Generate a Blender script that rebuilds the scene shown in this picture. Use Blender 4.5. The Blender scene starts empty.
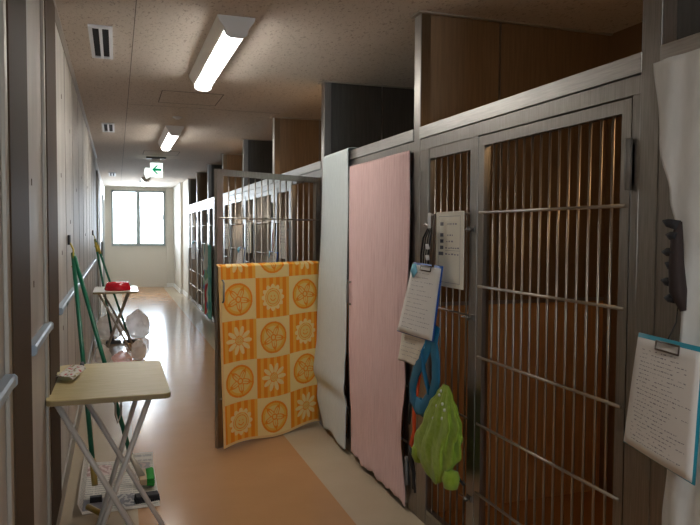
import bpy, bmesh, math, random
from mathutils import Vector, Matrix, noise
random.seed(7)
sc = bpy.context.scene
col = sc.collection
K = 1.428          # corridor face of the kennel row
XB = 2.56          # back wall of the kennels
ZC = 2.53          # ceiling
XL = -0.289        # left wall
YE = 18.0          # end wall
# ------------------------------------------------------------------ camera
yaw, pitch, roll = 0.3304, 0.04617, 0.00568
fwd = Vector((math.sin(yaw)*math.cos(pitch), math.cos(yaw)*math.cos(pitch), -math.sin(pitch)))
rt = Vector((math.cos(yaw), -math.sin(yaw), 0)); up = rt.cross(fwd)
r2 = rt*math.cos(roll)+up*math.sin(roll); u2 = -rt*math.sin(roll)+up*math.cos(roll)
cd = bpy.data.cameras.new('camera'); cam = bpy.data.objects.new('camera', cd); col.objects.link(cam)
M3 = Matrix((r2, u2, -fwd)).transposed()
cam.matrix_world = Matrix.Translation((0, 0, 1.45)) @ M3.to_4x4()
cd.sensor_width = 36; cd.lens = 680/700*36; cd.clip_start = 0.02
sc.camera = cam
# ------------------------------------------------------------------ world, daylight, exposure
w = bpy.data.worlds.new('world'); sc.world = w; w.use_nodes = True
bg = w.node_tree.nodes['Background']; bg.inputs[0].default_value = (0.76, 0.88, 1.0, 1); bg.inputs[1].default_value = 20.0
pl = bpy.data.lights.new('window_portal', 'AREA'); pl.shape = 'RECTANGLE'; pl.size = 1.3; pl.size_y = 1.4
pl.cycles.is_portal = True
po = bpy.data.objects.new('window_portal', pl); col.objects.link(po)
po.location = (0.525, YE+0.14, 1.75); po.rotation_euler = (math.radians(-90), 0, 0)
p2 = bpy.data.lights.new('rear_fill_portal', 'AREA'); p2.shape = 'RECTANGLE'; p2.size = 1.3; p2.size_y = 1.2; p2.cycles.is_portal = True
pq = bpy.data.objects.new('rear_fill_portal', p2); col.objects.link(pq)
pq.location = (.65, -5.14, 1.6); pq.rotation_euler = (math.radians(90), 0, 0)  # portal for the added, unseen window behind the camera
LAMP = 20.0; WARM = 10.0
sc.view_settings.view_transform = 'Standard'; sc.view_settings.look = 'None'
sc.view_settings.gamma = 1; sc.view_settings.use_curve_mapping = False
sc.view_settings.exposure = 0.62

# ------------------------------------------------------------------ materials
def mat(name, color, rough=.6, metal=0., spec=.5, emit=None, es=0, sheen=0):
    m = bpy.data.materials.new(name); m.use_nodes = True
    b = m.node_tree.nodes['Principled BSDF']
    b.inputs['Base Color'].default_value = (*color, 1); b.inputs['Roughness'].default_value = rough
    b.inputs['Metallic'].default_value = metal; b.inputs['Specular IOR Level'].default_value = spec
    if sheen: b.inputs['Sheen Weight'].default_value = sheen
    if emit: b.inputs['Emission Color'].default_value = (*emit, 1); b.inputs['Emission Strength'].default_value = es
    return m
def N(m, t, **kw):
    n = m.node_tree.nodes.new(t)
    for k, v in kw.items(): setattr(n, k, v)
    return n
def L(m, a, b): m.node_tree.links.new(a, b)
def P(m): return m.node_tree.nodes['Principled BSDF']
def coords(m, scale=(1, 1, 1)):
    g = N(m, 'ShaderNodeNewGeometry'); mp = N(m, 'ShaderNodeMapping'); mp.inputs['Scale'].default_value = scale
    L(m, g.outputs['Position'], mp.inputs['Vector']); return mp.outputs[0]
def ocoords(m, scale=(1, 1, 1)):
    g = N(m, 'ShaderNodeTexCoord'); mp = N(m, 'ShaderNodeMapping'); mp.inputs['Scale'].default_value = scale
    L(m, g.outputs['Object'], mp.inputs['Vector']); return mp.outputs[0]
def noisemix(m, vec, scale, c1, c2, lo=.35, hi=.65, detail=4):
    n = N(m, 'ShaderNodeTexNoise'); n.inputs['Scale'].default_value = scale; n.inputs['Detail'].default_value = detail
    L(m, vec, n.inputs['Vector'])
    r = N(m, 'ShaderNodeValToRGB'); r.color_ramp.elements[0].position = lo; r.color_ramp.elements[1].position = hi
    r.color_ramp.elements[0].color = (*c1, 1); r.color_ramp.elements[1].color = (*c2, 1)
    L(m, n.outputs[0], r.inputs[0]); return r.outputs[0], n.outputs[0]
def bump(m, h, s=.2, d=.01):
    b = N(m, 'ShaderNodeBump'); b.inputs['Strength'].default_value = s; b.inputs['Distance'].default_value = d
    L(m, h, b.inputs['Height']); L(m, b.outputs[0], P(m).inputs['Normal'])
def brushed(name, color, rough, metal, sc3=(60, 60, 3)):
    m = mat(name, color, rough, metal)
    v = ocoords(m, sc3)
    c, h = noisemix(m, v, 3, tuple(x*.86 for x in color), tuple(min(1, x*1.08) for x in color))
    L(m, c, P(m).inputs['Base Color'])
    mr = N(m, 'ShaderNodeMapRange'); mr.inputs['To Min'].default_value = rough*.8; mr.inputs['To Max'].default_value = rough*1.25
    L(m, h, mr.inputs[0]); L(m, mr.outputs[0], P(m).inputs['Roughness']); bump(m, h, .05, .002)
    return m
steel = brushed('brushed_steel', (.31, .29, .265), .36, 1)
steelh = brushed('brushed_steel_rail', (.47, .455, .43), .40, 1, (60, 3, 60))
rodm = mat('polished_rod', (.40, .36, .31), .38, 1)
darksteel = mat('dark_steel', (.10, .095, .09), .45, .8)
warmlitpanel = brushed('warm_lit_steel_panel', (.26, .165, .088), .5, .15, (30, 30, 1.5))  # stainless sheet with the warm kennel lamp light put into its colour
unlitpanel = brushed('unlit_steel_panel', (.10, .095, .085), .40, .6, (30, 30, 1.5))  # same stainless sheet, coloured dark for kennels whose lamp is off
floorglowpanel = brushed('floor_reflection_panel', (.70, .38, .16), .5, .1, (30, 30, 1.5))  # reflection of the orange floor, put into the lower wall colour
warmlitstrip = brushed('warm_lit_steel', (.20, .145, .09), .34, .95)  # post steel with the warm lamp glow put into its colour
brownpost = mat('brown_paint', (.085, .055, .033), .65, spec=.12)
blackm = mat('black_webbing', (.012, .012, .015), .7)
hingem = mat('satin_hinge', (.22, .21, .20), .5, .2)
# ceiling board with worm flecks
ceil = mat('ceiling_board', (.47, .41, .34), .9)
v = coords(ceil, (1, .45, 1))
vo = N(ceil, 'ShaderNodeTexNoise'); vo.inputs['Scale'].default_value = 70; vo.inputs['Detail'].default_value = 2; vo.inputs['Distortion'].default_value = 1.2
L(ceil, v, vo.inputs['Vector'])
rp = N(ceil, 'ShaderNodeValToRGB'); e = rp.color_ramp.elements
e[0].position = .34; e[0].color = (.42, .355, .29, 1); e[1].position = .42; e[1].color = (.64, .57, .49, 1)
L(ceil, vo.outputs[0], rp.inputs[0]); L(ceil, rp.outputs[0], P(ceil).inputs['Base Color']); bump(ceil, vo.outputs[0], .25, .004)
# floor vinyl: tan runner between beige borders, warm kennel floor
flo = mat('floor_vinyl', (.5, .3, .18), .26, spec=.20)
g = N(flo, 'ShaderNodeNewGeometry'); sx = N(flo, 'ShaderNodeSeparateXYZ'); L(flo, g.outputs['Position'], sx.inputs[0])
def gt(a, b):
    n = N(flo, 'ShaderNodeMath', operation='GREATER_THAN'); L(flo, a, n.inputs[0]); n.inputs[1].default_value = b; return n.outputs[0]
def mixc(m, f, a, b):
    n = N(m, 'ShaderNodeMix', data_type='RGBA'); L(m, f, n.inputs[0])
    for i, q in ((6, a), (7, b)):
        if isinstance(q, tuple): n.inputs[i].default_value = (*q, 1)
        else: L(m, q, n.inputs[i])
    return n.outputs[2]
tan, h1 = noisemix(flo, coords(flo), 5, (.46, .255, .125), (.485, .27, .135), .3, .7, 8)
bei, h2 = noisemix(flo, coords(flo), 5, (.48, .395, .28), (.50, .41, .295), .3, .7, 8)
c = mixc(flo, gt(sx.outputs[0], .09), bei, tan)
c = mixc(flo, gt(sx.outputs[0], 1.107), c, bei)
c = mixc(flo, gt(sx.outputs[0], K+.03), c, (.55, .26, .10))
L(flo, c, P(flo).inputs['Base Color'])
nw = N(flo, 'ShaderNodeTexNoise'); nw.inputs['Scale'].default_value = 5; L(flo, coords(flo, (1, 2.5, 1)), nw.inputs['Vector']); bump(flo, nw.outputs[0], .04, .02)
mr = N(flo, 'ShaderNodeMapRange'); mr.inputs['To Min'].default_value = .15; mr.inputs['To Max'].default_value = .19
L(flo, h1, mr.inputs[0]); L(flo, mr.outputs[0], P(flo).inputs['Roughness'])
# walls
wallm = mat('left_wall_board', (.50, .47, .42), .55)
c, h = noisemix(wallm, coords(wallm, (1, 2, .6)), 3, (.44, .41, .37), (.54, .505, .455)); L(wallm, c, P(wallm).inputs['Base Color'])
plaster = mat('cream_plaster', (.62, .56, .46), .7)
c, h = noisemix(plaster, coords(plaster), 60, (.58, .55, .48), (.64, .61, .54)); L(plaster, c, P(plaster).inputs['Base Color']); bump(plaster, h, .15, .003)
whitepaint = mat('white_paint', (.74, .74, .72), .5)
beigeboard = mat('beige_skirting', (.36, .33, .28), .5)
darkwall = mat('dark_back_wall', (.24, .15, .08), .6)
seamm = mat('dark_seam', (.16, .14, .115), .9)  # dark lines for the ceiling seams and hatch edges
trimm = mat('aluminium_trim', (.42, .38, .32), .4, .3)
alu = mat('window_aluminium', (.33, .38, .38), .5, .1)
railm = mat('pale_blue_rail', (.40, .48, .56), .4, spec=.3)
railend = mat('dark_green_cap', (.02, .10, .07), .4)
glass = bpy.data.materials.new('window_glass'); glass.use_nodes = True
nt = glass.node_tree; nt.nodes.remove(nt.nodes['Principled BSDF'])
tr = nt.nodes.new('ShaderNodeBsdfTransparent'); gl = nt.nodes.new('ShaderNodeBsdfGlossy'); gl.inputs['Roughness'].default_value = .02
fr = nt.nodes.new('ShaderNodeFresnel'); fr.inputs[0].default_value = 1.45; mx = nt.nodes.new('ShaderNodeMixShader')
nt.links.new(fr.outputs[0], mx.inputs[0]); nt.links.new(tr.outputs[0], mx.inputs[1]); nt.links.new(gl.outputs[0], mx.inputs[2])
nt.links.new(mx.outputs[0], nt.nodes['Material Output'].inputs[0])
lampm = mat('lamp_diffuser', (.9, .9, .9), .4, emit=(1, .965, .90), es=LAMP)
lampbody = mat('lamp_housing', (.78, .77, .74), .4)
ventm = mat('vent_white', (.72, .74, .76), .5)
ventd = mat('vent_dark', (.01, .01, .012), .8)
# fabric / things
def cloth(name, c1, c2, sc3, s=30, bs=.3):
    m = mat(name, c1, .9, spec=.15, sheen=.2)
    c, h = noisemix(m, ocoords(m, sc3), s, c1, c2, .3, .7); L(m, c, P(m).inputs['Base Color']); bump(m, h, bs, .004); return m
whitecloth = cloth('white_towelling', (.56, .63, .64), (.63, .70, .71), (8, 8, 1.5), 12)
sheet = cloth('white_sheet', (.64, .64, .62), (.70, .70, .68), (5, 5, 2), 8, .15)
pinkc = cloth('pink_gauze', (.70, .46, .45), (.84, .60, .58), (1, 22, 1.2), 8, .6)
greenc = cloth('lime_cloth', (.24, .36, .03), (.33, .47, .06), (1, 1, 1), 40)
bluec = mat('blue_webbing', (.01, .16, .30), .6)
orangec = mat('orange_red_webbing', (.80, .09, .02), .6)
dotm = mat('white_dot', (.6, .65, .5), .6)
paper = mat('paper', (.78, .76, .73), .8)
paper2 = mat('crumpled_paper', (.76, .72, .62), .8)
ink = mat('ink', (.13, .13, .15), .8)
inkp = mat('pencil', (.24, .23, .27), .9)
boardm = mat('cream_sign_card', (.80, .77, .65), .6)
blueclip = mat('blue_plastic', (.01, .09, .38), .35)
tealclip = mat('teal_plastic', (.01, .26, .36), .35)
lightblue = mat('light_blue_plastic', (.22, .55, .68), .5)
bronze = mat('bronze_wire', (.12, .09, .07), .35, .8)
tablem = mat('oak_laminate', (.50, .42, .24), .38)
P(tablem).inputs['Roughness'].default_value = .5; P(tablem).inputs['Specular IOR Level'].default_value = .25
c, h = noisemix(tablem, ocoords(tablem, (2.2, 26, 1)), 3, (.46, .37, .17), (.57, .47, .25), .3, .7, 8); L(tablem, c, P(tablem).inputs['Base Color'])
tableedge = mat('table_edge', (.30, .22, .10), .5)
tabletop2 = mat('white_laminate', (.72, .66, .54), .3)
legm = mat('grey_enamel_tube', (.62, .57, .51), .3)
legd = mat('beige_enamel_tube', (.40, .34, .26), .35)
redm = mat('red_plastic', (.55, .008, .02), .25)
greenp = mat('green_pole', (.004, .12, .06), .3)
greenb = mat('green_bristle', (.02, .28, .03), .8)
yellowm = mat('yellow_plastic', (.55, .42, .06), .5)
brass = mat('ochre_ferrule', (.38, .25, .05), .4)
bowlm = mat('cream_bowl', (.60, .53, .28), .4)
def thin(name, c):
    m = mat(name, c, .35, spec=.4); t_ = N(m, 'ShaderNodeBsdfTranslucent'); t_.inputs[0].default_value = (*[min(1, x*1.15) for x in c], 1)
    tp_ = N(m, 'ShaderNodeBsdfTransparent'); a = N(m, 'ShaderNodeMixShader'); a.inputs[0].default_value = .75; b = N(m, 'ShaderNodeMixShader'); b.inputs[0].default_value = .22
    L(m, P(m).outputs[0], a.inputs[1]); L(m, t_.outputs[0], a.inputs[2]); L(m, a.outputs[0], b.inputs[1]); L(m, tp_.outputs[0], b.inputs[2])
    L(m, b.outputs[0], m.node_tree.nodes['Material Output'].inputs[0]); return m
bagm = thin('thin_plastic_bag', (.92, .82, .76)); bagp = thin('pink_plastic_bag', (.84, .56, .46))
exitw = mat('exit_face', (.9, .95, .92), .4, emit=(.86, 1, .93), es=1.0)
exitg = mat('exit_green', (0, .30, .16), .4, emit=(0, .30, .13), es=.5, spec=.1)
def attrmat(name, rough=.9):
    m = mat(name, (1, 1, 1), rough, spec=.15); a = N(m, 'ShaderNodeAttribute'); a.attribute_name = 'Col'
    L(m, a.outputs['Color'], P(m).inputs['Base Color']); return m
towelm = attrmat('patterned_towel'); newsm = attrmat('newsprint'); printm = attrmat('printed_towel')
# ------------------------------------------------------------------ builders
class MB:
    def __init__(s): s.v = []; s.f = []; s.sm = []; s.c = None
    def add(s, vs, fs, smooth=False):
        n = len(s.v); s.v += [tuple(q) for q in vs]; s.f += [tuple(i+n for i in f) for f in fs]; s.sm += [smooth]*len(fs)
        return s
    def box(s, a, b):
        x0, y0, z0 = a; x1, y1, z1 = b
        return s.add([(x0,y0,z0),(x1,y0,z0),(x1,y1,z0),(x0,y1,z0),(x0,y0,z1),(x1,y0,z1),(x1,y1,z1),(x0,y1,z1)],
            [(0,3,2,1),(4,5,6,7),(0,1,5,4),(1,2,6,5),(2,3,7,6),(3,0,4,7)])
    def tube(s, pts, r, n=8, flat=None):
        pts = [Vector(q) for q in pts]; rs = r if isinstance(r, (list, tuple)) else [r]*len(pts)
        vs = []; fs = []; prev = None
        for i, q in enumerate(pts):
            t = (pts[min(i+1, len(pts)-1)]-pts[max(i-1, 0)]).normalized()
            if prev is None:
                a = Vector((0, 0, 1)) if abs(t.z) < .9 else Vector((1, 0, 0)); u = t.cross(a).normalized()
            else: u = (prev-t*prev.dot(t)).normalized()
            prev = u; w_ = t.cross(u)
            for k in range(n):
                an = 2*math.pi*k/n; vs.append(q+u*math.cos(an)*rs[i]+w_*math.sin(an)*rs[i]*(flat or 1))
        for i in range(len(pts)-1):
            for k in range(n): fs.append((i*n+k, i*n+(k+1) % n, (i+1)*n+(k+1) % n, (i+1)*n+k))
        s.add(vs, fs, True)
        m_ = len(s.v)-len(vs); s.f += [tuple(m_+k for k in reversed(range(n))), tuple(m_+(len(pts)-1)*n+k for k in range(n))]; s.sm += [False, False]
        return s
    def prism(s, poly, axis, a, b):
        # poly: 2-D outline in the plane perpendicular to axis
        def pt(p, t):
            return {'x': (t, p[0], p[1]), 'y': (p[0], t, p[1]), 'z': (p[0], p[1], t)}[axis]
        n = len(poly)
        return s.add([pt(p, a) for p in poly]+[pt(p, b) for p in poly],
            [tuple(range(n))[::-1], tuple(range(n, 2*n))]+[(i, (i+1) % n, n+(i+1) % n, n+i) for i in range(n)])
    def grid(s, fn, nu, nv, color=None):
        vs = [fn(i/nu, j/nv) for j in range(nv+1) for i in range(nu+1)]
        fs = [(j*(nu+1)+i, j*(nu+1)+i+1, (j+1)*(nu+1)+i+1, (j+1)*(nu+1)+i) for j in range(nv) for i in range(nu)]
        if color: s.c = [color(i/nu, j/nv) for j in range(nv+1) for i in range(nu+1)]
        return s.add(vs, fs, True)
    def lathe(s, prof, c=(0, 0, 0), n=24):
        vs = [(c[0]+r*math.cos(2*math.pi*k/n), c[1]+r*math.sin(2*math.pi*k/n), c[2]+z) for r, z in prof for k in range(n)]
        fs = [(i*n+k, i*n+(k+1) % n, (i+1)*n+(k+1) % n, (i+1)*n+k) for i in range(len(prof)-1) for k in range(n)]
        return s.add(vs, fs, True)
    def build(s, name, m, parent=None, bevel=0, solid=0, sub=0):
        me = bpy.data.meshes.new(name); me.from_pydata(s.v, [], s.f); me.materials.append(m)
        me.polygons.foreach_set('use_smooth', s.sm)
        if s.c:
            a = me.color_attributes.new('Col', 'FLOAT_COLOR', 'POINT')
            for i, q in enumerate(s.c): a.data[i].color = (*q, 1)
        bm = bmesh.new(); bm.from_mesh(me)
        if not s.c and not solid: bmesh.ops.recalc_face_normals(bm, faces=bm.faces)
        bm.to_mesh(me); bm.free()
        o = bpy.data.objects.new(name, me); col.objects.link(o); o.parent = parent
        if bevel: b = o.modifiers.new('b', 'BEVEL'); b.width = bevel; b.segments = 2; b.limit_method = 'ANGLE'
        if solid: b = o.modifiers.new('s', 'SOLIDIFY'); b.thickness = solid; b.offset = 0
        if sub: b = o.modifiers.new('u', 'SUBSURF'); b.levels = sub; b.render_levels = sub
        return o
def box(a, b): return MB().box(a, b)
def tube(pts, r, n=8, **k): return MB().tube(pts, r, n, **k)
def tag(o, label, cat, group=None, kind=None):
    if label: o['label'] = label
    if cat: o['category'] = cat
    if group: o['group'] = group
    if kind: o['kind'] = kind
    return o
def struct(o): o['kind'] = 'structure'; return o
def empty(name, loc=(0, 0, 0), rz=0):
    o = bpy.data.objects.new(name, None); col.objects.link(o); o.location = loc; o.rotation_euler = (0, 0, rz); o.empty_display_size = .1; return o
def copy_tree(o, parent=None):
    c = o.copy(); col.objects.link(c); c.parent = parent
    for ch in list(o.children): copy_tree(ch, c)
    return c
def lines_mb(fn, rows, cols_, rnd, h=.005, x0=.08, x1=.92):
    # short handwriting strokes; fn(u, v) -> point on the sheet, v in 0..1 from the top
    m = MB()
    for v in rows:
        u = x0+rnd.random()*.05; end = x1-rnd.random()*.35
        while u < end:
            l = .012+rnd.random()*.035; a = fn(u, v); b = fn(min(u+l, end+.02), v+rnd.uniform(-.004, .004))
            d = fn(min(u+l, end+.02), v+h*rnd.uniform(.3, 2.2)); e_ = fn(u, v+h)
            m.add([a, b, d, e_], [(0, 1, 2, 3)]); u += l+.008+rnd.random()*.015
            if rnd.random() < .12: u += .05
    return m

# ------------------------------------------------------------------ the setting
YB = -5.0
struct(box((XL-.3, YB, -.1), (XB+.2, YE+.2, 0)).build('floor', flo))
cb = struct(box((XL-.3, YB, ZC), (XB+.2, YE+.2, ZC+.1)).build('ceiling', ceil))
struct(box((XL-.25, YB, 0), (XL, 10.85, ZC)).build('wall_left', wallm))
struct(box((XL-.25, 10.85, 0), (XL-.004, YE, ZC)).build('wall_left_far', whitepaint))
bx0, bx1, bz0, bz1 = .1, 1.2, 1.1, 2.1
struct(MB().box((XL-.25, YB-.12, 0), (bx0, YB, ZC)).box((bx1, YB-.12, 0), (XB+.2, YB, ZC)).box((bx0, YB-.12, 0), (bx1, YB, bz0)).box((bx0, YB-.12, bz1), (bx1, YB, ZC)).build('wall_back', plaster))
w2 = struct(MB().box((bx0, YB-.1, bz0), (bx0+.05, YB+.01, bz1)).box((bx1-.05, YB-.1, bz0), (bx1, YB+.01, bz1)).box((bx0, YB-.1, bz0), (bx1, YB+.01, bz0+.05)).box((bx0, YB-.1, bz1-.05), (bx1, YB+.01, bz1)).box((.62, YB-.08, bz0), (.68, YB-.02, bz1)).build('rear_fill_window', alu))  # unseen window, added behind the camera for soft front light
box((bx0+.05, YB-.06, bz0+.05), (bx1-.05, YB-.055, bz1-.05)).build('window_pane', glass, w2)
struct(box((XB, YB, 0), (XB+.2, 14.76, ZC)).build('wall_right', darkwall))
wr = MB().box((K, 14.76, 0), (XB+.2, 15.95, ZC)).box((1.376, 15.95, 0), (XB+.2, YE, ZC))
struct(wr.build('wall_right_far', plaster))
wx0, wx1, wz0, wz1 = -.125, 1.175, 1.06, 2.44
we = MB().box((XL, YE, 0), (wx0, YE+.15, ZC)).box((wx1, YE, 0), (1.376, YE+.15, ZC)).box((wx0, YE, 0), (wx1, YE+.15, wz0)).box((wx0, YE, wz1), (wx1, YE+.15, ZC))
struct(we.build('wall_end', plaster))
struct(box((1.21, YE-.05, 0), (1.376, YE, ZC)).build('trim_1', plaster, bevel=.004))
struct(MB().box((1.20, YE-.065, 0), (1.376, YE-.05, .09)).box((1.361, 15.95, 0), (1.376, YE-.065, .09)).box((1.361, 15.935, 0), (1.43, 15.95, .09)).box((1.415, 14.77, 0), (K, 15.935, .09)).build('baseboard_right', whitepaint))
struct(box((XL, YE-.012, 0), (1.20, YE, .07)).build('baseboard_end', plaster))
struct(box((XL, YB, 0), (XL+.010, 10.85, .115)).build('baseboard_left', beigeboard))
# window with two sliding sashes
wf = struct(MB().box((wx0, YE-.02, wz1-.045), (wx1, YE+.12, wz1)).box((wx0, YE-.05, wz0-.02), (wx1, YE+.12, wz0+.05)).box((wx0, YE-.02, wz0), (wx0+.05, YE+.12, wz1)).box((wx1-.05, YE-.02, wz0), (wx1, YE+.12, wz1)).build('window_1', alu))
box((.470, YE+.02, wz0+.05), (.570, YE+.08, wz1-.045)).build('sash_stile', alu, wf)
MB().box((.53, YE+.075, 1.62), (wx1-.05, YE+.085, 1.632)).build('sash_bar', alu, wf)
box((wx0+.05, YE+.05, wz0+.05), (.485, YE+.056, wz1-.045)).build('window_pane', glass, wf)
box((.555, YE+.06, wz0+.05), (wx1-.05, YE+.066, wz1-.045)).build('window_pane', glass, wf)
box((wx1-.065, YE-.035, 1.70), (wx1-.04, YE-.02, 1.86)).build('window_latch', darksteel, wf)
# ceiling trim along left wall and seams
struct(MB().prism([(XL, ZC), (XL+.022, ZC), (XL+.022, ZC-.006), (XL+.005, ZC-.016), (XL, ZC-.016)], 'y', YB, 10.85).build('trim_2', mat('ceiling_bead', (.33, .29, .24), .7, spec=.2)))
sm = MB()
sm.box((.096, YB, ZC-.0012), (.100, YE, ZC))
for y in (1.2, 2.9): sm.box((XL+.02, y, ZC-.001), (.09, y+.003, ZC))
for y in (6.2, 10.8): sm.box((.1, y, ZC-.001), (K, y+.003, ZC))
struct(sm.build('trim_3', seamm))
# left wall: panel seams, brown jambs, beige frame, door
sm = MB()
for y in (4.45, 5.2, 5.95, 6.7, 7.45, 8.2, 8.95, 9.7): sm.box((XL, y, .115), (XL+.0015, y+.006, ZC-.02))
struct(sm.build('trim_4', mat('seam_line', (.24, .22, .19), .7)))
dot = MB()
for (y, z) in [(4.1, 1.75), (4.1, 1.32), (4.1, .9), (4.85, 1.5), (5.6, 1.75), (5.6, 1.2), (2.7, 1.62), (2.72, 1.25), (1.8, 1.4), (4.9, 2.1), (4.2, 2.2), (6.4, 1.9), (7.1, 1.4), (7.8, 1.9)]:
    dot.prism([(y-.006, z-.012), (y+.006, z-.012), (y+.006, z+.012), (y-.006, z+.012)], 'x', XL, XL+.002)
struct(dot.build('trim_5', mat('filled_screw_hole', (.20, .17, .14), .8)))
XJ = -.272
for i, (a, b) in enumerate(((2.065, 2.47), (3.13, 3.62))):
    j = struct(box((XL, a, .0 if i == 0 else .115), (XJ, b, ZC)).build('trim_%d' % (6+i), brownpost, bevel=.002))
    box((XL, a-.05, .115), (XJ-.004, a-.004, ZC)).build('jamb_edge', trimm, j, bevel=.002)
# far left door
d1 = struct(MB().box((XL, 11.2, 0), (XL+.02, 11.32, 2.35)).box((XL, 12.2, 0), (XL+.02, 12.3, 2.35)).box((XL, 11.2, 2.27), (XL+.02, 12.3, 2.36)).build('door_1', plaster))
box((XL, 11.32, 0.01), (XL+.008, 12.2, 2.27)).build('door_leaf', whitepaint, d1)
tube([(XL+.05, 12.08, 1.0), (XL+.05, 12.08, 1.25)], .012).build('door_handle', steel, d1)
d2 = struct(MB().box((XL, 15.6, 0), (XL+.025, 15.7, 2.2)).box((XL, 16.6, 0), (XL+.025, 16.7, 2.2)).box((XL, 15.6, 2.12), (XL+.025, 16.7, 2.2)).build('door_2', alu))
box((XL, 15.7, 0.01), (XL+.008, 16.6, 2.12)).build('door_leaf', whitepaint, d2)
# hand rail in three lengths
def rail(a, b, label):
    t = tag(empty('hand_rail', (XL, a, 1.045)), label, 'hand rail', 'wall rails of the left wall')
    MB().prism([(0, -.020), (.022, -.020), (.030, -.012), (.030, .008), (.024, .014), (0, .014)], 'y', 0, b-a).build('rail', railm, t)
    for y in (-.012, b-a): MB().prism([(0, -.022), (.024, -.022), (.033, -.013), (.033, .009), (.026, .016), (0, .016)], 'y', y, y+.012).build('end_cap', railm, t, bevel=.003)
    return t
rail(.2, 2.0, 'pale blue wall rail at the left picture edge, before the first brown jamb')
rail(2.50, 3.10, 'short pale blue wall rail between the two brown jambs')
r3 = rail(3.66, 9.7, 'long pale blue wall rail running behind the green brooms')
box((.028, .30, -.012), (.0315, .42, .008)).build('green_patch', railend, r3)
tag(r3.children[-1], 'dark green patch on the rail', None)
# ------------------------------------------------------------------ ceiling fittings
def lamp(y, label, ln=1.43, far=False):
    t = tag(empty('ceiling_lamp', (.582, y, ZC)), label, 'ceiling light', 'fluorescent lamps over the corridor')
    MB().prism([(-.095, 0), (.095, 0), (.090, -.018), (.062, -.066), (.055, -.068), (.052, -.058), (-.052, -.058), (-.055, -.068), (-.062, -.066), (-.090, -.018)], 'y', .02, ln-.02).build('housing', lampbody, t)
    for a, b in ((0, .022), (ln-.022, ln)):
        MB().prism([(-.097, 0), (.097, 0), (.092, -.022), (.062, -.062), (.056, -.092), (.028, -.107), (-.028, -.107), (-.056, -.092), (-.062, -.062), (-.092, -.022)], 'y', a, b).build('end_cap', lampbody, t, bevel=.003)
    pf = [(.053*math.cos(a), -.062-.040*math.sin(a)) for a in [math.pi*k/10 for k in range(11)]]
    MB().prism([(.053, -.056)]+pf+[(-.053, -.056)], 'y', .022, ln-.022).build('lamp_tube', lampm, t)
    return t
lamp(3.48, 'long white fluorescent lamp, nearest to the viewer, lit')
lamp(-1.0, 'unseen fluorescent lamp added behind the viewer to light the near side')  # added out of view to brighten surfaces facing the camera
lamp(7.30, 'white fluorescent lamp, second nearest, beyond the ceiling hatch, lit')
lamp(14.6, 'small-looking white fluorescent lamp beyond the green exit sign, lit')
def vent(y, ln, label):
    t = tag(empty('ceiling_vent', (-.073, y, ZC)), label, 'vent', 'slot vents along the left of the ceiling')
    f = MB().box((-.062, 0, -.012), (-.042, ln, 0)).box((.042, 0, -.012), (.062, ln, 0)).box((-.042, 0, -.012), (.042, .03, 0)).box((-.042, ln-.03, -.012), (.042, ln, 0)).box((-.008, .03, -.016), (.008, ln-.03, 0))
    f.build('frame', ventm, t); box((-.042, .03, -.003), (.042, ln-.03, -.001)).build('slot', ventd, t)
vent(3.88, .70, 'white slot vent with two black slots, nearest of the row')
vent(7.35, .62, 'white slot vent in the ceiling, second from the viewer')
vent(13.6, .9, 'small far white slot vent near the window end')
def hatch(x, y, sx_, sy_, label):
    m = MB()
    for a, b in (((0, 0), (sx_, .007)), ((0, sy_-.007), (sx_, sy_)), ((0, 0), (.007, sy_)), ((sx_-.007, 0), (sx_, sy_))):
        m.box((a[0], a[1], -.002), (b[0], b[1], 0))
    t = tag(empty('ceiling_hatch', (x, y, ZC)), label, 'ceiling hatch', 'ceiling access hatches')
    m.build('frame', seamm, t); box((.007, .007, -.001), (sx_-.007, sy_-.007, 0)).build('panel', ceil, t)
hatch(.34, 5.50, .48, .52, 'square ceiling hatch beyond the nearest lamp')
hatch(.36, 9.70, .48, .52, 'square ceiling hatch before the exit sign')
t = tag(empty('smoke_detector', (.56, 6.74, ZC)), 'small round white detector on the ceiling between two lamps', 'detector')
MB().lathe([(0, -.022), (.02, -.022), (.03, -.012), (.045, -.008), (.05, 0), (0, 0)]).build('sensor', ventm, t)
warmlamp = mat('warm_lamp_glass', (.9, .8, .6), .4, emit=(1, .62, .30), es=WARM)
def klamp(y, label):  # unseen lamps inferred from warm glints; wall mounting chosen to even the light
    t = tag(empty('kennel_lamp', (1.80, y, 2.0)), label, 'wall light', 'warm lamps inside the kennels')
    MB().prism([(-.06, -.05), (.06, -.05), (.06, .05), (-.06, .05)], 'y', 0, .015).build('base', lampbody, t, bevel=.004)
    tube([(0, .015, 0), (0, .05, 0)], .015).build('stem', lampbody, t)
    MB().lathe([(0, -.075), (.04, -.06), (.065, -.02), (.065, .02), (.04, .06), (0, .075)], (0, .115, 0)).build('globe', warmlamp, t)
klamp(1.588, 'unseen round warm wall lamp inside the foreground kennel, on its near partition')
klamp(4.826, 'unseen round warm wall lamp inside the kennel with the open gate')
klamp(8.13, 'unseen round warm wall lamp inside the fifth kennel')
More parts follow.
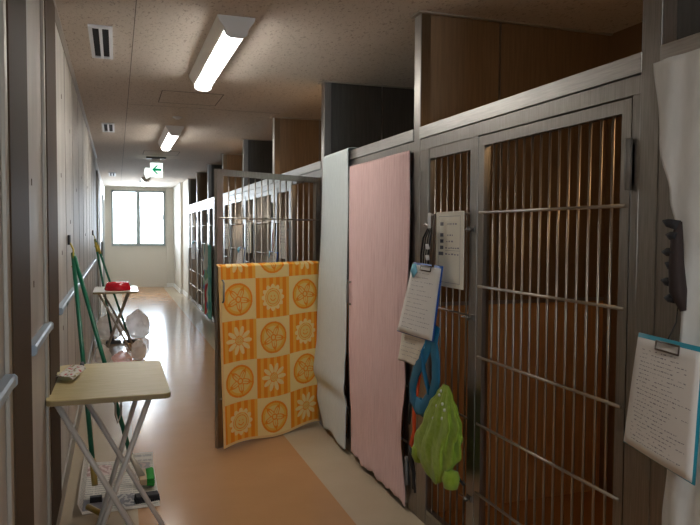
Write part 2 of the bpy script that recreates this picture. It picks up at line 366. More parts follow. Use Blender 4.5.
# exit sign
t = tag(empty('exit_sign', (.52, 10.5, ZC)), 'green and white lit exit sign with a left arrow hanging from the ceiling', 'exit sign')
box((-.10, -.03, -.03), (.18, .03, 0)).build('ceiling_plate', darksteel, t)
box((-.02, -.012, -.09), (.10, .012, -.03)).build('stem', lampbody, t)
box((-.045, -.02, -.30), (.135, .02, -.09)).build('sign_box', exitw, t, bevel=.006)
MB().prism([(-.02, -.190), (.045, -.125), (.072, -.125), (.028, -.172), (.115, -.172), (.115, -.208), (.028, -.208), (.072, -.255), (.045, -.255)], 'y', -.024, -.0205).build('arrow', exitg, t)
tag(t.children[-1], 'green arrow pointing left', None)
o = MB().prism([(-.035, 0), (.035, 0), (.05, -.06), (.03, -.14), (-.02, -.16), (-.05, -.08)], 'y', -.02, .0).build('side_lamp', exitw, t, bevel=.005)
o.location = (-.085, -.03, -.17)
# ------------------------------------------------------------------ kennel partitions
pys = [(1.524, 1.595)]+[(3.105+1.652*n if n == 0 else 3.18+1.652*n-.075, 3.18+1.652*n) for n in range(8)]
ordn = ['nearest, at the right of the picture', 'second, with the brown upper panel beside the barred kennel', 'third, behind the white towel', 'fourth, brown, beyond the open gate', 'fifth, dark', 'sixth, brown', 'seventh, dark', 'eighth, small and brown', 'ninth and last, dark, beside the pale end wall']
def make_partition(brown, lab):
    t = tag(empty('kennel_partition'), lab, 'partition', 'stainless partitions between the kennels')
    box((0, 0, 0), (.055, .075, ZC)).build('post', steel, t, bevel=.003)
    pm = warmlitpanel if brown else unlitpanel
    if brown: box((.004, -.0015, .0), (.053, 0, ZC-.008)).build('side_strip', warmlitstrip, t); tag(t.children[-1], 'brown side of the post, lamp glow put into its colour', None)
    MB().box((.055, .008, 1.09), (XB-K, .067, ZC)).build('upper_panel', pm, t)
    tag(t.children[-1], ('brown' if brown else 'dark grey')+' upper sheet, kennel lighting put into its colour', None)
    box((.055, .008, .0), (XB-K, .067, 1.075)).build('lower_panel', floorglowpanel, t); tag(t.children[-1], 'orange brown lower sheet, floor reflection put into its colour', None)
    box((.055, .004, 1.072), (XB-K, .071, 1.092)).build('joint_strip', rodm, t)  # strip along the top edge of the painted floor reflection
    box((.445, .006, 1.09), (.457, .069, ZC)).build('joint_strip', steel, t)
    MB().box((-.022, -.022, ZC-.008), (XB-K, -.002, ZC)).box((-.022, -.022, ZC-.008), (-.002, .09, ZC)).build('ceiling_trim', trimm, t)
    return t
pa = make_partition(True, ordn[1]); pb = make_partition(False, ordn[0])
for i, (a, b) in enumerate(pys):
    t = (pa if i == 1 else pb if i == 0 else copy_tree(pa if i % 2 else pb))
    t.location = (K, a, 0); t['label'] = 'floor to ceiling steel partition, '+ordn[i]
# ------------------------------------------------------------------ kennel fronts
DW = .89
def make_door(parent, rails=True, handle=True):
    """origin at the hinge foot; leaf runs along +y, corridor side is -x"""
    d = MB().box((0, 0, .02), (.03, .040, 1.845)).box((0, DW-.045, .02), (.03, DW, 1.845)).box((0, .040, 1.805), (.03, DW-.045, 1.845)).box((0, .040, .02), (.03, DW-.045, .055)).build('door', steel, parent)
    b0 = tube([(.015, 0, .05), (.015, 0, 1.81)], .0048, 8).build('bar', rodm, d)
    for k in range(14):
        b = b0 if k == 0 else b0.copy()
        if k: col.objects.link(b); b.parent = d
        b.location = (0, .040+(DW-.085)*(k+1)/15, 0)
    r0 = tube([(-.001, .012, 0), (-.001, DW-.015, 0)], .0058, 8).build('cross_rail', rodm, d)
    for k, z in enumerate((1.53, 1.222, .925, .64, .345)):
        r = r0 if k == 0 else r0.copy()
        if k: col.objects.link(r); r.parent = d
        r.location = (0, 0, z)
    h0 = MB().tube([(-.010, -.004, -.075), (-.010, -.004, .075)], .010, 10).box((-.002, -.02, -.06), (.0, .022, .06)).build('hinge', hingem, d)
    h1 = h0.copy(); col.objects.link(h1); h1.parent = d; h0.location = (0, 0, 1.65); h1.location = (0, 0, .20)
    if handle:
        tube([(-.001, DW-.02, .98), (-.035, DW-.02, .985), (-.042, DW-.02, 1.0), (-.042, DW-.02, 1.11), (-.035, DW-.02, 1.125), (-.001, DW-.02, 1.13)], .006, 8).build('handle', steel, d)
    return d
def make_front(span, handle, label):
    """origin on the corridor face, at the far face of the near partition"""
    t = tag(empty('barred_kennel'), label, 'kennel', 'barred stainless kennels')
    MB().box((-.004, 0, 1.908), (.055, span, 1.967)).build('header', steelh, t, bevel=.002)
    m = MB().box((.002, 0, 1.85), (.045, span, 1.905)).box((.002, 0, .0), (.045, .036, 1.85)).box((.002, .935, .0), (.045, 1.0, 1.85))
    m.box((.002, span-.10, 0), (.045, span, 1.85)).box((.004, 1.0, .0), (.045, span-.1, .05))
    m.build('frame', steel, t, bevel=.0015)
    f = MB().box((.006, 1.0, 1.80), (.038, span-.1, 1.85)).box((.006, 1.0, .05), (.038, span-.1, .075)).box((.006, 1.0, .07), (.038, 1.004, 1.82)).box((.006, span-.104, .07), (.038, span-.1, 1.82)).build('fixed_grille', steel, t)
    w_ = span-1.1; b0 = tube([(.018, 0, .07), (.018, 0, 1.81)], .0048, 8).build('bar', rodm, f)
    for k in range(6):
        b = b0 if k == 0 else b0.copy()
        if k: col.objects.link(b); b.parent = f
        b.location = (0, 1.0+w_*(k+.75)/6.5, 0)
    r0 = tube([(.006, .99, 0), (.006, span-.09, 0)], .005, 8).build('cross_rail', rodm, f)
    for k, z in enumerate((1.53, 1.09, .64, .345)):
        r = r0 if k == 0 else r0.copy()
        if k: col.objects.link(r); r.parent = f
        r.location = (0, 0, z)
    for z in (1.462, 1.086, .30):
        l = MB().tube([(-.012, .955, z), (-.012, 1.03, z-.004)], .004, 6).tube([(-.02, .972, z+.008), (-.012, .972, z-.012)], .007, 6).box((-.004, .95, z-.012), (.002, .99, z+.012)).build('latch', steel, t)
    d = make_door(t, handle=handle); d.location = (.004, .042, 0)
    return t, d
fl = ['barred stainless kennel front in the foreground right with orange brown inside', 'kennel front hidden behind the pink and white cloths', 'kennel front whose barred gate stands open with the yellow towel', 'kennel front seen through the open gate, fourth from the viewer', 'kennel front seen through the open gate, fifth from the viewer', 'kennel front beside the open gate edge, with the green printed towel', 'second last far kennel front, with a clipboard', 'last far kennel front by the pale end wall']
f1, _ = make_front(3.105-1.595, False, fl[0]); f1.location = (K, 1.595, 0)
f2, d2_ = make_front(1.577, True, fl[1]); f2.location = (K, 3.18, 0)
fronts = [f1, f2]
for n in range(2, 8):
    t = copy_tree(f2); t.location = (K, 3.18+1.652*(n-1), 0); t['label'] = fl[n]; fronts.append(t)
f0 = copy_tree(f2); f0.location = (K, 1.524-1.577, 0); f0['label'] = 'nearest kennel front, at the right edge behind the white sheet'
gate = [c for c in fronts[2].children if c.name.startswith('door')][0]
gate['label'] = 'barred gate swung open into the corridor'
gh = Vector((1.436, 4.872)); ge = Vector((.645, 4.446)); gd = (ge-gh).normalized()
gate.rotation_euler = (0, 0, math.atan2(gd.y, gd.x)-math.pi/2); gate.location = (.004, .042, 0); gate.scale = (1, 1.045, 1)
# ------------------------------------------------------------------ cloths
def interp(tab, t):
    for (a, va), (b, vb) in zip(tab, tab[1:]):
        if t <= b: q = (t-a)/(b-a); q = q*q*(3-2*q); return va+(vb-va)*q
    return tab[-1][1]
def fold(y, z, amp, f, seed): return amp*(math.sin(y*f+seed+.9*math.sin(z*2.1+seed))*.6+math.sin(y*f*2.3+seed*2+z)*.3+(noise.noise(Vector((y*6, z*2.5, seed)))*.9))
# pink gauze over the second door
Lp = [(0, 4.135), (.5, 4.12), (1, 4.06)]; Rp = [(0, 3.195), (.2, 3.18), (.34, 3.19), (.5, 3.26), (.65, 3.20), (.8, 3.25), (1, 3.19)]
def pink(u, v):
    y = interp(Lp, v)*(1-u)+interp(Rp, v)*u; zb = .035+.008*math.sin(u*17)+.006*math.sin(u*41+1); z = 1.862*(1-v)+zb*v
    k = .25+.75*v
    return (1.412-.012*v+fold(y, z, .010*k, 14, 1)+.0012*math.sin(y*170+3*noise.noise(Vector((y*9, z*3, 0)))), y, z)
tag(MB().grid(pink, 180, 110).build('pink_cloth', pinkc, solid=.003), 'long pink crinkled gauze cloth hanging over the second kennel door', 'cloth')
# white towel over the header and fixed grille
Lw = [(0, 4.70), (.25, 4.73), (.5, 4.80), (.8, 4.86), (.9, 4.80), (1, 4.62)]; Rw = [(0, 4.15), (.2, 4.14), (.5, 4.15), (1, 4.14)]
def white(u, v):
    if v < .06:
        q = v/.06; y = 4.70*(1-u)+4.15*u; return (K+.045-.06*q, y, 1.982+.004*math.sin(q*3.1))
    q = (v-.06)/.94; y = interp(Lw, q)*(1-u)+interp(Rw, q)*u; z = 1.982*(1-q)+(.035+.02*math.sin(u*6))*q
    bl = (.032*math.exp(-((z-.47)/.10)**2)-.012*math.exp(-((z-.33)/.05)**2))*(1-.6*u)
    return (K-.022-.010*q-bl+fold(y, z, .004*(.2+q), 11, 4)+.006*math.sin((z-.45)*30)*math.exp(-((z-.45)/.15)**2), y, z)
tag(MB().grid(white, 80, 130).build('white_towel', whitecloth, solid=.005), 'long white towel hanging from the header beside the pink cloth', 'towel')
# white sheet at the near kennel
Ls = [(0, 1.520), (.107, 1.485), (.193, 1.438), (.28, 1.397), (.37, 1.380), (.44, 1.385), (.55, 1.435), (.667, 1.462), (1, 1.475)]
def sheetf(u, v):
    y = interp(Ls, v)*(1-u)+.55*u; z = 1.915*(1-v)+.03*v
    g_ = .020*math.sin(y*26+1.2*math.sin(z*3.0))+.012*math.sin(y*61+z*2)
    gather = .03*math.exp(-((z-1.40)/.07)**2)
    return (K-.035+g_*(.25+.75*v)+gather*.5+fold(y, z, .006, 9, 2), y, z)
tag(MB().grid(sheetf, 110, 120).build('white_sheet', sheet, solid=.003), 'white sheet hanging in folds over the nearest kennel at the right edge', 'sheet')
# patterned towel on the open gate: local frame along the gate, front side away from the hinge side
def motif(cu, cv, kind):
    """colour inside a cell, cu, cv in -1..1"""
    O = (.84, .26, .015); Y = (.80, .55, .17); C = (.84, .62, .26)
    r = math.hypot(cu, cv); a = math.atan2(cv, cu)
    if kind == 'ring':
        if .70 < r < .80: return O
        if r < .70:
            q = .5+.5*math.cos(a*5+.8)
            petal = abs(r-(.22+.34*q)) < .055 or abs(math.sin(a*2.5+.4)) < .12 and r > .2 or .10 < r < .17
            return O if petal else (Y if r < .58 else (.83, .43, .06))
        return C
    stripe = math.sin((cu+1)*math.pi*5) > -.1
    base = O if stripe else (.86, .42, .06)
    if kind == 'sun':
        ray = .52+.16*abs(math.cos(a*6))
        if r < .42:
            if .31 < r < .35: return O
            if (math.hypot(cu-.10, cv-.07) < .035 or math.hypot(cu+.10, cv-.07) < .035) or (.13 < math.hypot(cu, cv) < .18 and cv < -.04): return O
            return Y
        if r < ray and r > .46: return C
        return base
    pet = .30+.42*abs(math.cos(a*5))
    if r < .20: return O if (math.sin(cu*60)*math.sin(cv*60) > .2) else Y
    if .24 < r < pet: return C if abs(math.sin(a*5+math.pi/2)) > .25 else O
    return base
pat = [['ring', 'sun', 'ring'], ['flower', 'ring', 'sun'], ['ring', 'flower', 'ring'], ['sun', 'ring', 'flower']]
def tcol(u, v):
    if u < .02 or u > .985 or v > .985: return (.80, .52, .22)
    cu = u*3; ci = min(2, int(cu)); s_ = v*4.36-.36
    if s_ < 0:
        k = ['flower', 'ring', 'flower'][ci]; return motif((cu-ci)*2-1, -(s_+1)*2+1, k)
    ri = min(3, int(s_)); return motif((cu-ci)*2-1, -((s_-ri)*2-1), pat[ri][ci])
TW = .915
def towel(u, v):
    s_ = .938-TW*u-.028*v*(1-u)
    z = 1.228-v*(1.205-.015*math.sin(u*9))
    o = -.020-.006*math.sin(u*8+v*2)*v-.012*v
    if v < .012: o = .004-(v/.012)*.024
    return (o, s_, z)
tw = MB().grid(towel, 300, 380, tcol).build('yellow_towel', towelm, solid=.004)
tag(tw, 'orange and yellow checked towel with suns and flowers hanging on the open gate', 'towel')
tw.location = (gh.x-.004, gh.y, 0); tw.rotation_euler = gate.rotation_euler
# ------------------------------------------------------------------ things on the fronts
def signboard(y, label):
    t = tag(empty('name_board', (K-.016, y, 1.20)), label, 'sign board', 'cream name boards on the kennel fronts')
    box((-.004, 0, 0), (0, .265, .34)).build('board', boardm, t)
    x = -.0045
    for z in (.285, .235, .207, .178, .150, .08):
        box((x, .19, z-.008), (-.004, .238 if z == .15 else .222, z+.008)).build('heading_block', ink, t)
    m = MB(); rnd = random.Random(3)
    for z, a, b in ((.285, .07, .15), (.235, .09, .15), (.207, .10, .16), (.178, .04, .17), (.150, .05, .17)):
        y_ = b
        while y_ > a:
            l = .006+rnd.random()*.012; m.box((x, y_-l, z-.004), (-.004, y_, z+.003*rnd.random())); y_ -= l+.006+rnd.random()*.008
    for z in (.318, .020): m.box((x, .03, z), (-.004, .235, z+.0015))
    for y_ in (.03, .235): m.box((x, y_, .02), (-.004, y_+.0012, .318))
    m.box((x, .03, .165), (-.004, .17, .1662))
    m.build('handwriting', inkp, t)
    return t
signboard(2.605, 'cream board with a column of dark headings on the foreground kennel')
def copy_at(t, y, label):
    c = copy_tree(t); c.location = (t.location[0], y, t.location[2]); c['label'] = label; return c
s0 = [o for o in col.objects if o.name.startswith('name_board')][0]
for n, lab in ((2, 'cream name board seen through the open gate, nearest of those behind it'), (3, 'cream name board seen through the open gate, middle one behind the bars'), (4, 'small cream name board seen through the left bars of the gate')):
    copy_at(s0, 3.18+1.652*(n-1)+1.01, lab)
def quad(c00, c10, c01, c11, off=0):
    c00, c10, c01, c11 = map(Vector, (c00, c10, c01, c11)); n = -(c10-c00).cross(c01-c00).normalized()
    return lambda u, v: tuple((c00*(1-u)+c10*u)*(1-v)+(c01*(1-u)+c11*u)*v+n*off)
def bend(fn, amp, nrm, k=1): return lambda u, v: tuple(Vector(fn(u, v))+Vector(nrm)*amp*(math.sin(u*3.1*k)*.6+math.sin(v*4*k+1)*.4)*v)
def clipboard(name, c, bm_, clipm, label, rows, group=None, cord=None, seed=1, detail=True):
    t = tag(empty(name, c[0]), label, 'clipboard', group)
    o = Vector(c[0]); q = [Vector(x)-o for x in c]
    back = quad(*q, off=-.004); f = quad(*q, off=.002)
    ext = lambda u, v: back(-.02+1.04*u, -.035+1.05*v)
    MB().grid(ext, 6, 6).build('board', bm_, t, solid=.003)
    MB().grid(bend(f, -.006, (1, .4, 0)), 10, 14).build('paper', paper, t, solid=.0015)
    g_ = bend(quad(*q, off=.0036), -.006, (1, .4, 0))
    if detail: lines_mb(g_, rows, 1, random.Random(seed)).build('handwriting', inkp, t)
    a, b = Vector(f(.34, -.01)), Vector(f(.70, -.01)); c_, d_ = Vector(f(.34, .06)), Vector(f(.70, .06)); nn = -(q[1]-q[0]).cross(q[2]-q[0]).normalized()*.006
    MB().tube([a+nn, b+nn, d_+nn, c_+nn, a+nn], .0028, 6).build('clip', clipm, t)
    return t
# small clipboard at the second partition
cb1 = clipboard('clipboard', ((1.345, 2.985, 1.292), (1.365, 2.725, 1.285), (1.325, 3.125, .955), (1.345, 2.775, .955)), blueclip, bronze,
    'clipboard with a white form and blue edge hanging between pink cloth and name board', [.10+.062*k for k in range(14)], 'clipboards on the kennel fronts')
MB().tube([(0.0, -.02, .0), (-.008, -.03, -.03), (-.006, -.012, -.06)], [.014, .020, .004], 8).build('bulldog_clip', lightblue, cb1)
tag(cb1.children[-1], 'light blue clip on the top left corner', None)
# crumpled note below
def note(u, v):
    y = 3.13-.28*u+.04*v*(1-u)+.03*v*u; z = .965-.155*v-.012*(1-u)
    return (1.350+.003*math.sin(u*11+v*4)+.003*noise.noise(Vector((u*6, v*6, 3))), y, z)
t = tag(empty('paper_note', (0, 0, 0)), 'small crumpled paper note hanging below the blue edged clipboard', 'note')
MB().grid(note, 20, 14).build('paper', paper2, t, solid=.001)
lines_mb(lambda u, v: (note(u, v)[0]-.0016, note(u, v)[1], note(u, v)[2]), [.2, .34, .48, .62, .76], 1, random.Random(9), h=.012).build('handwriting', inkp, t)
# big clipboard at the right
cb2 = clipboard('clipboard', ((1.352, 1.497, 1.165), (1.342, 1.272, 1.160), (1.366, 1.560, .855), (1.350, 1.300, .828)), tealclip, bronze,
    'large clipboard with a handwritten sheet and teal edge in front of the white sheet', [.09+.036*k for k in range(24)], 'clipboards on the kennel fronts', seed=5)
tube([(0, -.10, 0), (.035, -.095, .05), (.045, -.09, .10)], .0018, 6).build('cord', blackm, cb2)
# dark spiky bundle above it
t = tag(empty('hair_brush', (1.372, 1.40, 1.25)), 'dark spiky brush-like bundle hanging against the edge of the white sheet', 'brush')
MB().tube([(0, -.035, .0), (-.004, -.020, .05), (-.002, -.01, .12), (0, -.008, .19), (.004, -.012, .23)], [.008, .022, .019, .015, .006], 10).build('body', mat('dark_brown_bristle', (.025, .014, .012), .8), t)
sp = MB()
for k, z in enumerate((.03, .07, .11, .15, .19, .22)):
    sp.tube([(-.004, -.015, z), (-.008, .004+.010*(k % 2), z+.003*(k % 3)), (-.012, .018+.012*(k % 2), z+.006*(k % 3))], [.014, .012, .002], 6)
sp.build('spikes', blackm, t)
# black leashes at the partition
def strap(name, pts, wd, m, label=None, cat='leash', thin=.35, parent=None, group=None):
    b = tube(pts, wd, 8, flat=thin) .build(name, m, parent)
    if not parent: tag(b, label, cat, group)
    return b
t = tag(empty('black_leash', (1.375, 2.86, 1.5)), 'black leash looped over a hook behind the blue edged clipboard', 'leash')
for i, (dy, w_) in enumerate(((.045, .006), (.02, .007), (-.005, .005), (-.03, .008))):
    tube([(0, dy*.5, -.03), (-.012, dy+.01, -.08), (-.014, dy+.028, -.16), (-.01, dy+.03, -.26)], w_, 8, flat=.4).build('strap', blackm, t)
tube([(0, .07, -.02), (-.01, .03, -.015), (-.012, -.02, -.04)], .006, 8).build('hook', steel, t)
tube([(0, -.04, .03), (-.01, -.05, -.05), (-.012, -.055, -.24)], .012, 8, flat=.4).build('strap', mat('brown_strap', (.09, .055, .035), .7), t)
tag(t.children[-1], 'brown strap', None)
tube([(-.006, .0, .035), (-.014, -.012, .01), (-.016, -.02, -.035)], .008, 8, flat=.3).build('tag', paper, t); tag(t.children[-1], 'pale tag', None)
for z in (-.11, -.16): tube([(-.022, -.01, z), (-.024, -.022, z-.02)], .009, 8, flat=.5).build('buckle', paper, t)
# blue harness loops
t = tag(empty('blue_harness', (1.372, 2.835, 1.0)), 'blue webbing harness hanging in loops beside the green cloth', 'harness')
tube([(0, -.03, .02), (-.012, -.005, -.06), (-.018, .05, -.14), (-.02, .12, -.22), (-.018, .165, -.30), (-.02, .15, -.36), (-.024, .10, -.385), (-.02, .05, -.37)], .040, 10, flat=.2).build('strap', bluec, t)
tube([(0, -.05, .02), (-.008, -.04, -.06), (-.012, -.075, -.14), (-.016, -.085, -.22), (-.018, -.06, -.29), (-.02, -.01, -.34), (-.024, .04, -.38), (-.026, .10, -.375)], .040, 10, flat=.2).build('strap', bluec, t)
tube([(-.01, .01, -.05), (-.022, .045, -.11), (-.022, .03, -.2), (-.02, -.03, -.30)], .014, 8, flat=.3).build('strap', bluec, t)
tube([(-.006, -.04, .05), (-.006, -.045, .02)], .012, 8, flat=.5).build('buckle', blackm, t)
# orange red leash with black end
t = tag(empty('orange_leash', (1.362, 2.955, .80)), 'orange red leash with a black end hanging below the blue harness', 'leash')
tube([(0, -.03, .0), (-.004, -.01, -.10), (-.006, .02, -.22), (-.008, .015, -.33), (-.008, .055, -.40)], .012, 8, flat=.35).build('strap', orangec, t)
tube([(0, .03, -.10), (-.004, .045, -.2), (-.006, .035, -.32), (-.010, .07, -.41)], .008, 8, flat=.35).build('strap', orangec, t)
tube([(-.008, .07, -.40), (-.012, .04, -.47), (-.010, .015, -.52), (-.010, .02, -.60)], [.014, .022, .016, .012], 8, flat=.5).build('black_end', blackm, t)
tube([(-.010, .03, -.50), (-.012, .005, -.56), (-.012, -.005, -.61)], .010, 8, flat=.5).build('black_end', blackm, t)
tube([(0, .08, -.17), (-.004, .09, -.3)], .010, 8, flat=.5).build('black_end', blackm, t)
# lime green garment
gc = (1.372, 2.70, .335)
t = tag(empty('lime_garment', gc), 'lime green pet garment with white dots hanging on the foreground bars', 'garment')
prof = [(0, .03, 2), (.04, .135, 8), (.10, .185, 6), (.18, .185, 2), (.28, .150, -2), (.36, .110, -8), (.42, .065, -10), (.47, .026, -4)]
def garm(u, v):
    z = v*.45; r = interp([(a/.47, b) for a, b, _ in prof], v); a = 2*math.pi*u
    cy = interp([(0, .01), (.3, .02), (.7, -.045), (1, -.075)], v)
    f_ = 1+.12*math.sin(a*9+v*5)+.05*math.sin(a*21-v*9)+.10*noise.noise(Vector((math.cos(a)*2, math.sin(a)*2, v*4)))
    zz = z+.035*math.cos(a*2+1)*(1-v)+.05*(r*math.cos(a))*(1-v)/.16*-1
    return (-.028+.24*r*math.sin(a)*f_, cy+r*math.cos(a)*f_, max(0, zz))
MB().grid(garm, 96, 40).build('body', greenc, t)
MB().lathe([(0, -.055), (.025, -.050), (.038, -.02), (.036, .015), (.02, .035), (0, .04)], (-.035, .175, .085), 16).build('ear', greenc, t)
MB().lathe([(0, -.05), (.03, -.04), (.04, 0), (.03, .03), (0, .04)], (-.03, -.135, .06), 16).build('ear', greenc, t)
for y, z in ((.02, .42), (-.02, .39), (.03, .37), (.0, .345), (-.03, .33), (.05, .31), (.01, .44), (-.045, .37)):
    MB().lathe([(0, -.008), (.007, -.005), (.008, 0), (.006, .006), (0, .008)], (-.028-.24*interp([(.0, .1), (.28, .125), (.36, .085), (.47, .03)], z)*1.0, y-.06, z-.02), 8).build('white_dot', dotm, t)
tube([(-.02, -.05, .40), (-.02, -.09, .36), (-.018, -.10, .26)], .016, 8, flat=.4).build('sleeve', mat('olive_cloth', (.12, .15, .03), .9), t)
tube([(0, -.12, .07), (.0, -.19, .05)], .006).build('cord', blackm, t)
# far clipboards and hanging things
for n, (lab) in ((2, 'clipboard with white sheets seen through the right bars of the open gate'), (3, 'clipboard with white sheets seen through the left bars of the open gate'), (6, 'farthest clipboard, hanging by the last kennels')):
    y0 = 3.18+1.652*(n-1)
    c = copy_tree(cb1); c['label'] = lab; c.location = (1.345, y0+1.43, 1.25); bpy.data.objects
for n, lab in ((2, 'dark red and black leashes seen through the bars by the fourth partition'), (3, 'dark red and black leashes seen through the bars by the fifth partition'), (4, 'dark leashes hanging beside the gate edge'), (6, 'dark leashes above the farthest clipboard')):
    y0 = 3.18+1.652*(n-1)
    t = tag(empty('leash_bundle', (1.385, y0+1.33, 1.52)), lab, 'leash', 'leashes on the far kennels')
    tube([(0, 0, 0), (-.01, -.03, -.12), (-.01, .02, -.45)], .014, 8, flat=.5).build('strap', blackm, t)
    tube([(0, .03, 0), (-.012, .05, -.1), (-.012, .06, -.42)], .014, 8, flat=.5).build('strap', mat('dark_red_strap', (.22, .02, .02), .7), t)
    tube([(0, .06, .01), (-.012, .0, .015)], .006).build('hook', steel, t)
def pcol(u, v):
    n1 = noise.noise(Vector((u*4, v*6, 1))); n2 = noise.noise(Vector((u*5, v*7, 9)))
    if u > .72: return (.20, .55, .46) if n2 < .2 else (.10, .40, .36)
    if n1 > .28 and v > .3: return (.62, .05, .05)
    if n2 > .25: return (.10, .30, .50)
    if n1 < -.2: return (.30, .55, .30)
    return (.78, .80, .70)
tag(MB().grid(lambda u, v: (1.385+.012*math.sin(u*14), 11.72-.95*u, 1.22*(1-v)+.05*v), 50, 60, pcol).build('printed_towel', printm, solid=.004), 'green, white and red printed towel hanging on a far kennel', 'towel')
tag(MB().grid(lambda u, v: (1.385+.010*math.sin(u*12), 8.05-.30*u, 1.26*(1-v)+.98*v), 20, 12).build('white_cloth', whitecloth, solid=.004), 'small white cloth behind the left bars of the open gate', 'cloth')
# ------------------------------------------------------------------ tables
def table(label, x0, x1, y0, y1, top, leg, legs, lr, group='folding tables along the left wall'):
    t = tag(empty('folding_table', ((x0+x1)/2, (y0+y1)/2, 0)), label, 'table', group); o = Vector(t.location)
    hw, hd, c_ = (x1-x0)/2, (y1-y0)/2, .035
    poly = []
    for sx_, sy_, a0 in ((1, 1, 0), (-1, 1, 90), (-1, -1, 180), (1, -1, 270)):
        for k in range(5): a = math.radians(a0+k*22.5); poly.append((sx_*(hw-c_)+c_*math.cos(a), sy_*(hd-c_)+c_*math.sin(a)))
    tp = MB().prism(poly, 'z', .726, .745).build('tabletop', top, t)
    MB().prism([(x*1.004, y*1.004) for x, y in poly], 'z', .722, .741).build('edge_band', tableedge, tp)
    for a, b in legs:
        tube([Vector(a)-o, Vector(b)-o], lr, 10).build('leg', leg, t)
    return t, o
t, o = table('wood topped folding table with grey crossed legs, nearest at lower left', -.284, .216, 3.01, 3.80, tablem, legm,
    [((-.250, 3.08, .722), (.127, 3.08, 0)), ((.134, 3.10, .722), (-.130, 3.10, 0)), ((-.225, 3.63, .722), (.200, 3.40, 0)), ((.128, 3.65, .722), (-.10, 3.48, 0))], .0125)
tube([(-.225-o.x, 3.10-o.y, .715), (-.225-o.x, 3.62-o.y, .715)], .008).build('stretcher', legm, t)
tube([(.127-o.x, 3.10-o.y, .715), (.127-o.x, 3.63-o.y, .715)], .008).build('stretcher', legm, t)
tube([(.02, 3.30-o.y, .712), (.02, 3.34-o.y, .58), (.03, 3.345-o.y, .54), (.045, 3.35-o.y, .58), (.045, 3.40-o.y, .71)], .005).build('lock_hook', legd, t)
t, o = table('small white topped folding table with the red bowl, farther along the wall', -.262, .232, 8.15, 8.95, tabletop2, legd,
    [((-.20, 8.22, .722), (.17, 8.22, 0)), ((.13, 8.24, .722), (-.15, 8.24, 0)), ((-.19, 8.8, .722), (.19, 8.8, 0)), ((.14, 8.82, .722), (-.13, 8.82, 0))], .012)
# red bowl
tag(MB().lathe([(0, .0), (.142, .0), (.150, .016), (.122, .092), (.110, .092), (.085, .04), (0, .03)], (.005, 8.40, .745), 32).build('red_bowl', redm), 'red pet bowl on the far white table', 'bowl')
# bowl with printed napkin on near table
t = tag(empty('cream_bowl', (-.225, 3.44, .745)), 'small cream bowl at the back left of the near table', 'bowl')
MB().lathe([(0, 0), (.032, 0), (.048, .02), (.052, .030), (.049, .030), (.040, .012), (0, .010)], n=28).build('bowl', bowlm, t)
def ncol(u, v):
    n1 = noise.noise(Vector((u*7, v*7, 2)))
    return (.30, .24, .12) if n1 > .33 else ((.52, .12, .12) if n1 < -.36 else (.66, .64, .58))
def nap(u, v):
    a, b = u-.5, v-.5; x = a*.085+b*.050; y = b*.20-a*.05
    return (-.215+x, 3.46+y, .777+.012*v-.018*(a*a)*4+.004*math.sin(u*9))
nk = MB().grid(nap, 26, 26, ncol).build('printed_napkin', printm, solid=.0015)
tag(nk, 'folded white printed packet lying across the cream bowl', 'packet')
t = tag(empty('black_marker', (-.175, 3.70, .757)), 'short black object at the back edge of the near table', 'marker')
tube([(0, -.05, 0), (0, .05, 0)], .011).build('barrel', blackm, t)
tube([(0, .05, 0), (0, .066, 0)], .007).build('cap', darksteel, t)
# ------------------------------------------------------------------ brooms
def broom(name, top, bot, label, cat, r=.0115, r2=None):
    t = tag(empty(name, bot), label, cat); d = Vector(top)-Vector(bot); return t, d
g1t = Vector((-.262, 4.62, 1.30)); b1 = Vector((-.118, 3.80, .03))
g2t = Vector((-.252, 4.60, 1.28)); b2 = Vector((.098, 3.95, .045))
hp = tag(empty('broom_hook', (XL, 4.60, 1.385)), 'black and yellow wall hook holding the nearer pair of green poles', 'hook', 'broom hooks on the left wall')
box((0, -.05, -.03), (.012, .06, .03)).build('plate', blackm, hp)
tube([(.012, 0, -.02), (.030, 0, -.06), (.032, -.01, -.16), (.02, -.01, -.17)], .010, 8, flat=.5).build('strap', yellowm, hp)
hp2 = copy_tree(hp); hp2.location = (XL, 9.10, 1.41); hp2['label'] = 'black and yellow wall hook holding the farther pair of green poles'
t = tag(empty('squeegee', b1), 'green handled floor squeegee with an ochre socket leaning left, standing on newspaper', 'squeegee')
d = g1t-b1
tube([d*.13, d], .013, 10).build('pole', greenp, t)
tube([d*.04, d*.135], .016, 10).build('socket', brass, t)
tube([(-.040, -.14, -.008), (.0, .0, .012)], .015, 8).build('yellow_bar', brass, t)
box((-.03, -.015, -.028), (.03, .015, .004)).build('blade', blackm, t); t.children[-1].rotation_euler = (0, 0, 1.0); t.children[-1].location = (-.035, -.155, 0)
t = tag(empty('deck_brush', b2), 'green handled scrubbing brush with bright green bristles on the newspaper', 'brush')
d = g2t-b2
tube([d*.09, d], .013, 10).build('pole', greenp, t)
tube([Vector((.03, 0, .0)), d*.10], [.022, .013], 10).build('socket', legd, t)
box((.01, -.07, -.012), (.05, .10, .022)).build('head', mat('wood_block', (.45, .32, .18), .6), t, bevel=.004)
b = MB()
for k in range(11):
    for j in range(3): b.tube([(.048, -.066+.016*k, -.008+.013*j), (.085+.004*((k+j) % 2), -.070+.017*k, -.014+.018*j)], [.008, .009], 6)
b.build('bristles', greenb, t)
# black brush head on the paper
t = tag(empty('black_brush', (.135, 3.735, .0)), 'low black brush head lying at the front right of the newspaper', 'brush')
box((-.055, -.03, .024), (.065, .03, .040)).build('head', blackm, t, bevel=.004)
b = MB(); rr = random.Random(2)
for k in range(13):
    for j in range(4): b.tube([(-.052+.0095*k, -.024+.016*j, .026), (-.054+.0098*k, -.028+.018*j, .002)], .0052, 5)
b.build('bristles', blackm, t); t.rotation_euler = (0, 0, .12)
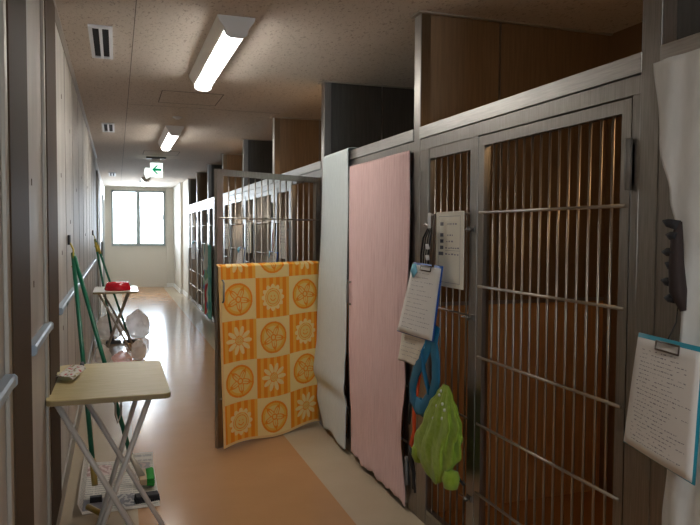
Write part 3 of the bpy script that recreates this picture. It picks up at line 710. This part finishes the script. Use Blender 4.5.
# farther pair
for nm, tp, bt, lab in (('green_mop', (-.258, 9.12, 1.33), (-.055, 9.10, .02), 'green poled mop standing behind the far table, left of the pair'), ('green_broom', (-.246, 9.16, 1.30), (.150, 9.13, .02), 'green poled broom crossing behind the far table legs, right of the pair')):
    t = tag(empty(nm, bt), lab, 'mop' if 'mop' in nm else 'broom'); d = Vector(tp)-Vector(bt)
    tube([d*.1, d], .014, 10).build('pole', greenp, t)
    tube([d*.0, d*.11], .018, 8).build('socket', darksteel, t)
    MB().box((-.09, -.02, -.018), (.09, .02, .02)).build('head', darksteel, t, bevel=.005)
    tube([d*.88, d*.97], .016, 8).build('grip', yellowm, t)
# ------------------------------------------------------------------ newspaper
def newscol(u, v):
    if u < .015 or u > .985 or v < .015 or v > .985: return (.62, .58, .52)
    if .06 < u < .40 and .70 < v < .92: return (.40, .27, .25) if noise.noise(Vector((u*20, v*20, 0))) > 0 else (.60, .50, .47)
    if .45 < u < .70 and .05 < v < .28: return (.22, .22, .24) if noise.noise(Vector((u*25, v*25, 0))) > -.1 else (.5, .5, .48)
    if .05 < u < .32 and .05 < v < .25: return (.20, .20, .22)
    if .72 < u < .95 and .6 < v < .9: return (.50, .40, .38) if noise.noise(Vector((u*18, v*18, 4))) > 0 else (.30, .30, .30)
    cw = (u*6) % 1
    if cw < .06: return (.62, .59, .53)
    ln = math.sin(v*150) > .1; tx = noise.noise(Vector((u*90, v*60, 2))) > -.25
    return (.36, .35, .33) if ln and tx else (.60, .57, .51)
def news(u, v):
    x = -.203+.405*u; y = 3.64+.80*v; z = .004
    if u < .06: z += (.06-u)*1.0
    z += .006*max(0, noise.noise(Vector((u*3, v*3, 5))))
    if v > .93 and u > .6: z += (v-.93)*.5
    return (x, y, z)
tag(MB().grid(news, 160, 220, newscol).build('newspaper', newsm, solid=.001), 'open newspaper spread on the floor under the brooms', 'newspaper')
# ------------------------------------------------------------------ plastic bags
def bag(c, rx, ry, h, seed, m, label, knot=True):
    t = tag(empty('plastic_bag', c), label, 'bag', 'filled plastic bags by the left wall')
    def f(u, v):
        a = 2*math.pi*u; prof_ = math.sin(math.pi*(.06+.94*v)**.8)**.55 if v < 1 else 0
        prof_ = interp([(0, .55), (.12, .92), (.4, 1.), (.7, .82), (.88, .40), (1, .06)], v)
        n_ = 1+.16*noise.noise(Vector((math.cos(a)*1.6, math.sin(a)*1.6, v*3+seed)))+.07*noise.noise(Vector((math.cos(a)*6, math.sin(a)*6, v*9+seed)))
        return (rx*prof_*n_*math.cos(a), ry*prof_*n_*math.sin(a), h*v*(1+.08*noise.noise(Vector((a, v*3, seed)))))
    MB().grid(f, 64, 36).build('bag_body', m, t)
    if knot: MB().tube([(0, 0, h*.96), (.01, .01, h*1.08), (-.01, 0, h*1.14)], [.012, .03, .008], 8).build('knot', m, t)
bag((-.10, 9.55, 0), .17, .19, .36, 1, bagm, 'whitish filled plastic bag behind the far table, left one', False)
bag((.255, 9.60, 0), .17, .19, .37, 5, bagm, 'whitish filled plastic bag behind the far table, right one', False)
bag((.04, 7.72, 0), .10, .12, .14, 8, bagp, 'low pinkish plastic bag in front of the far table', False)
bag((.22, 7.95, 0), .085, .12, .22, 12, bagm, 'crumpled pale plastic bag at the right leg of the far table', False)
bag((-.16, 7.85, 0), .085, .13, .20, 21, bagm, 'crumpled pale plastic bag against the wall by the far table leg', False)
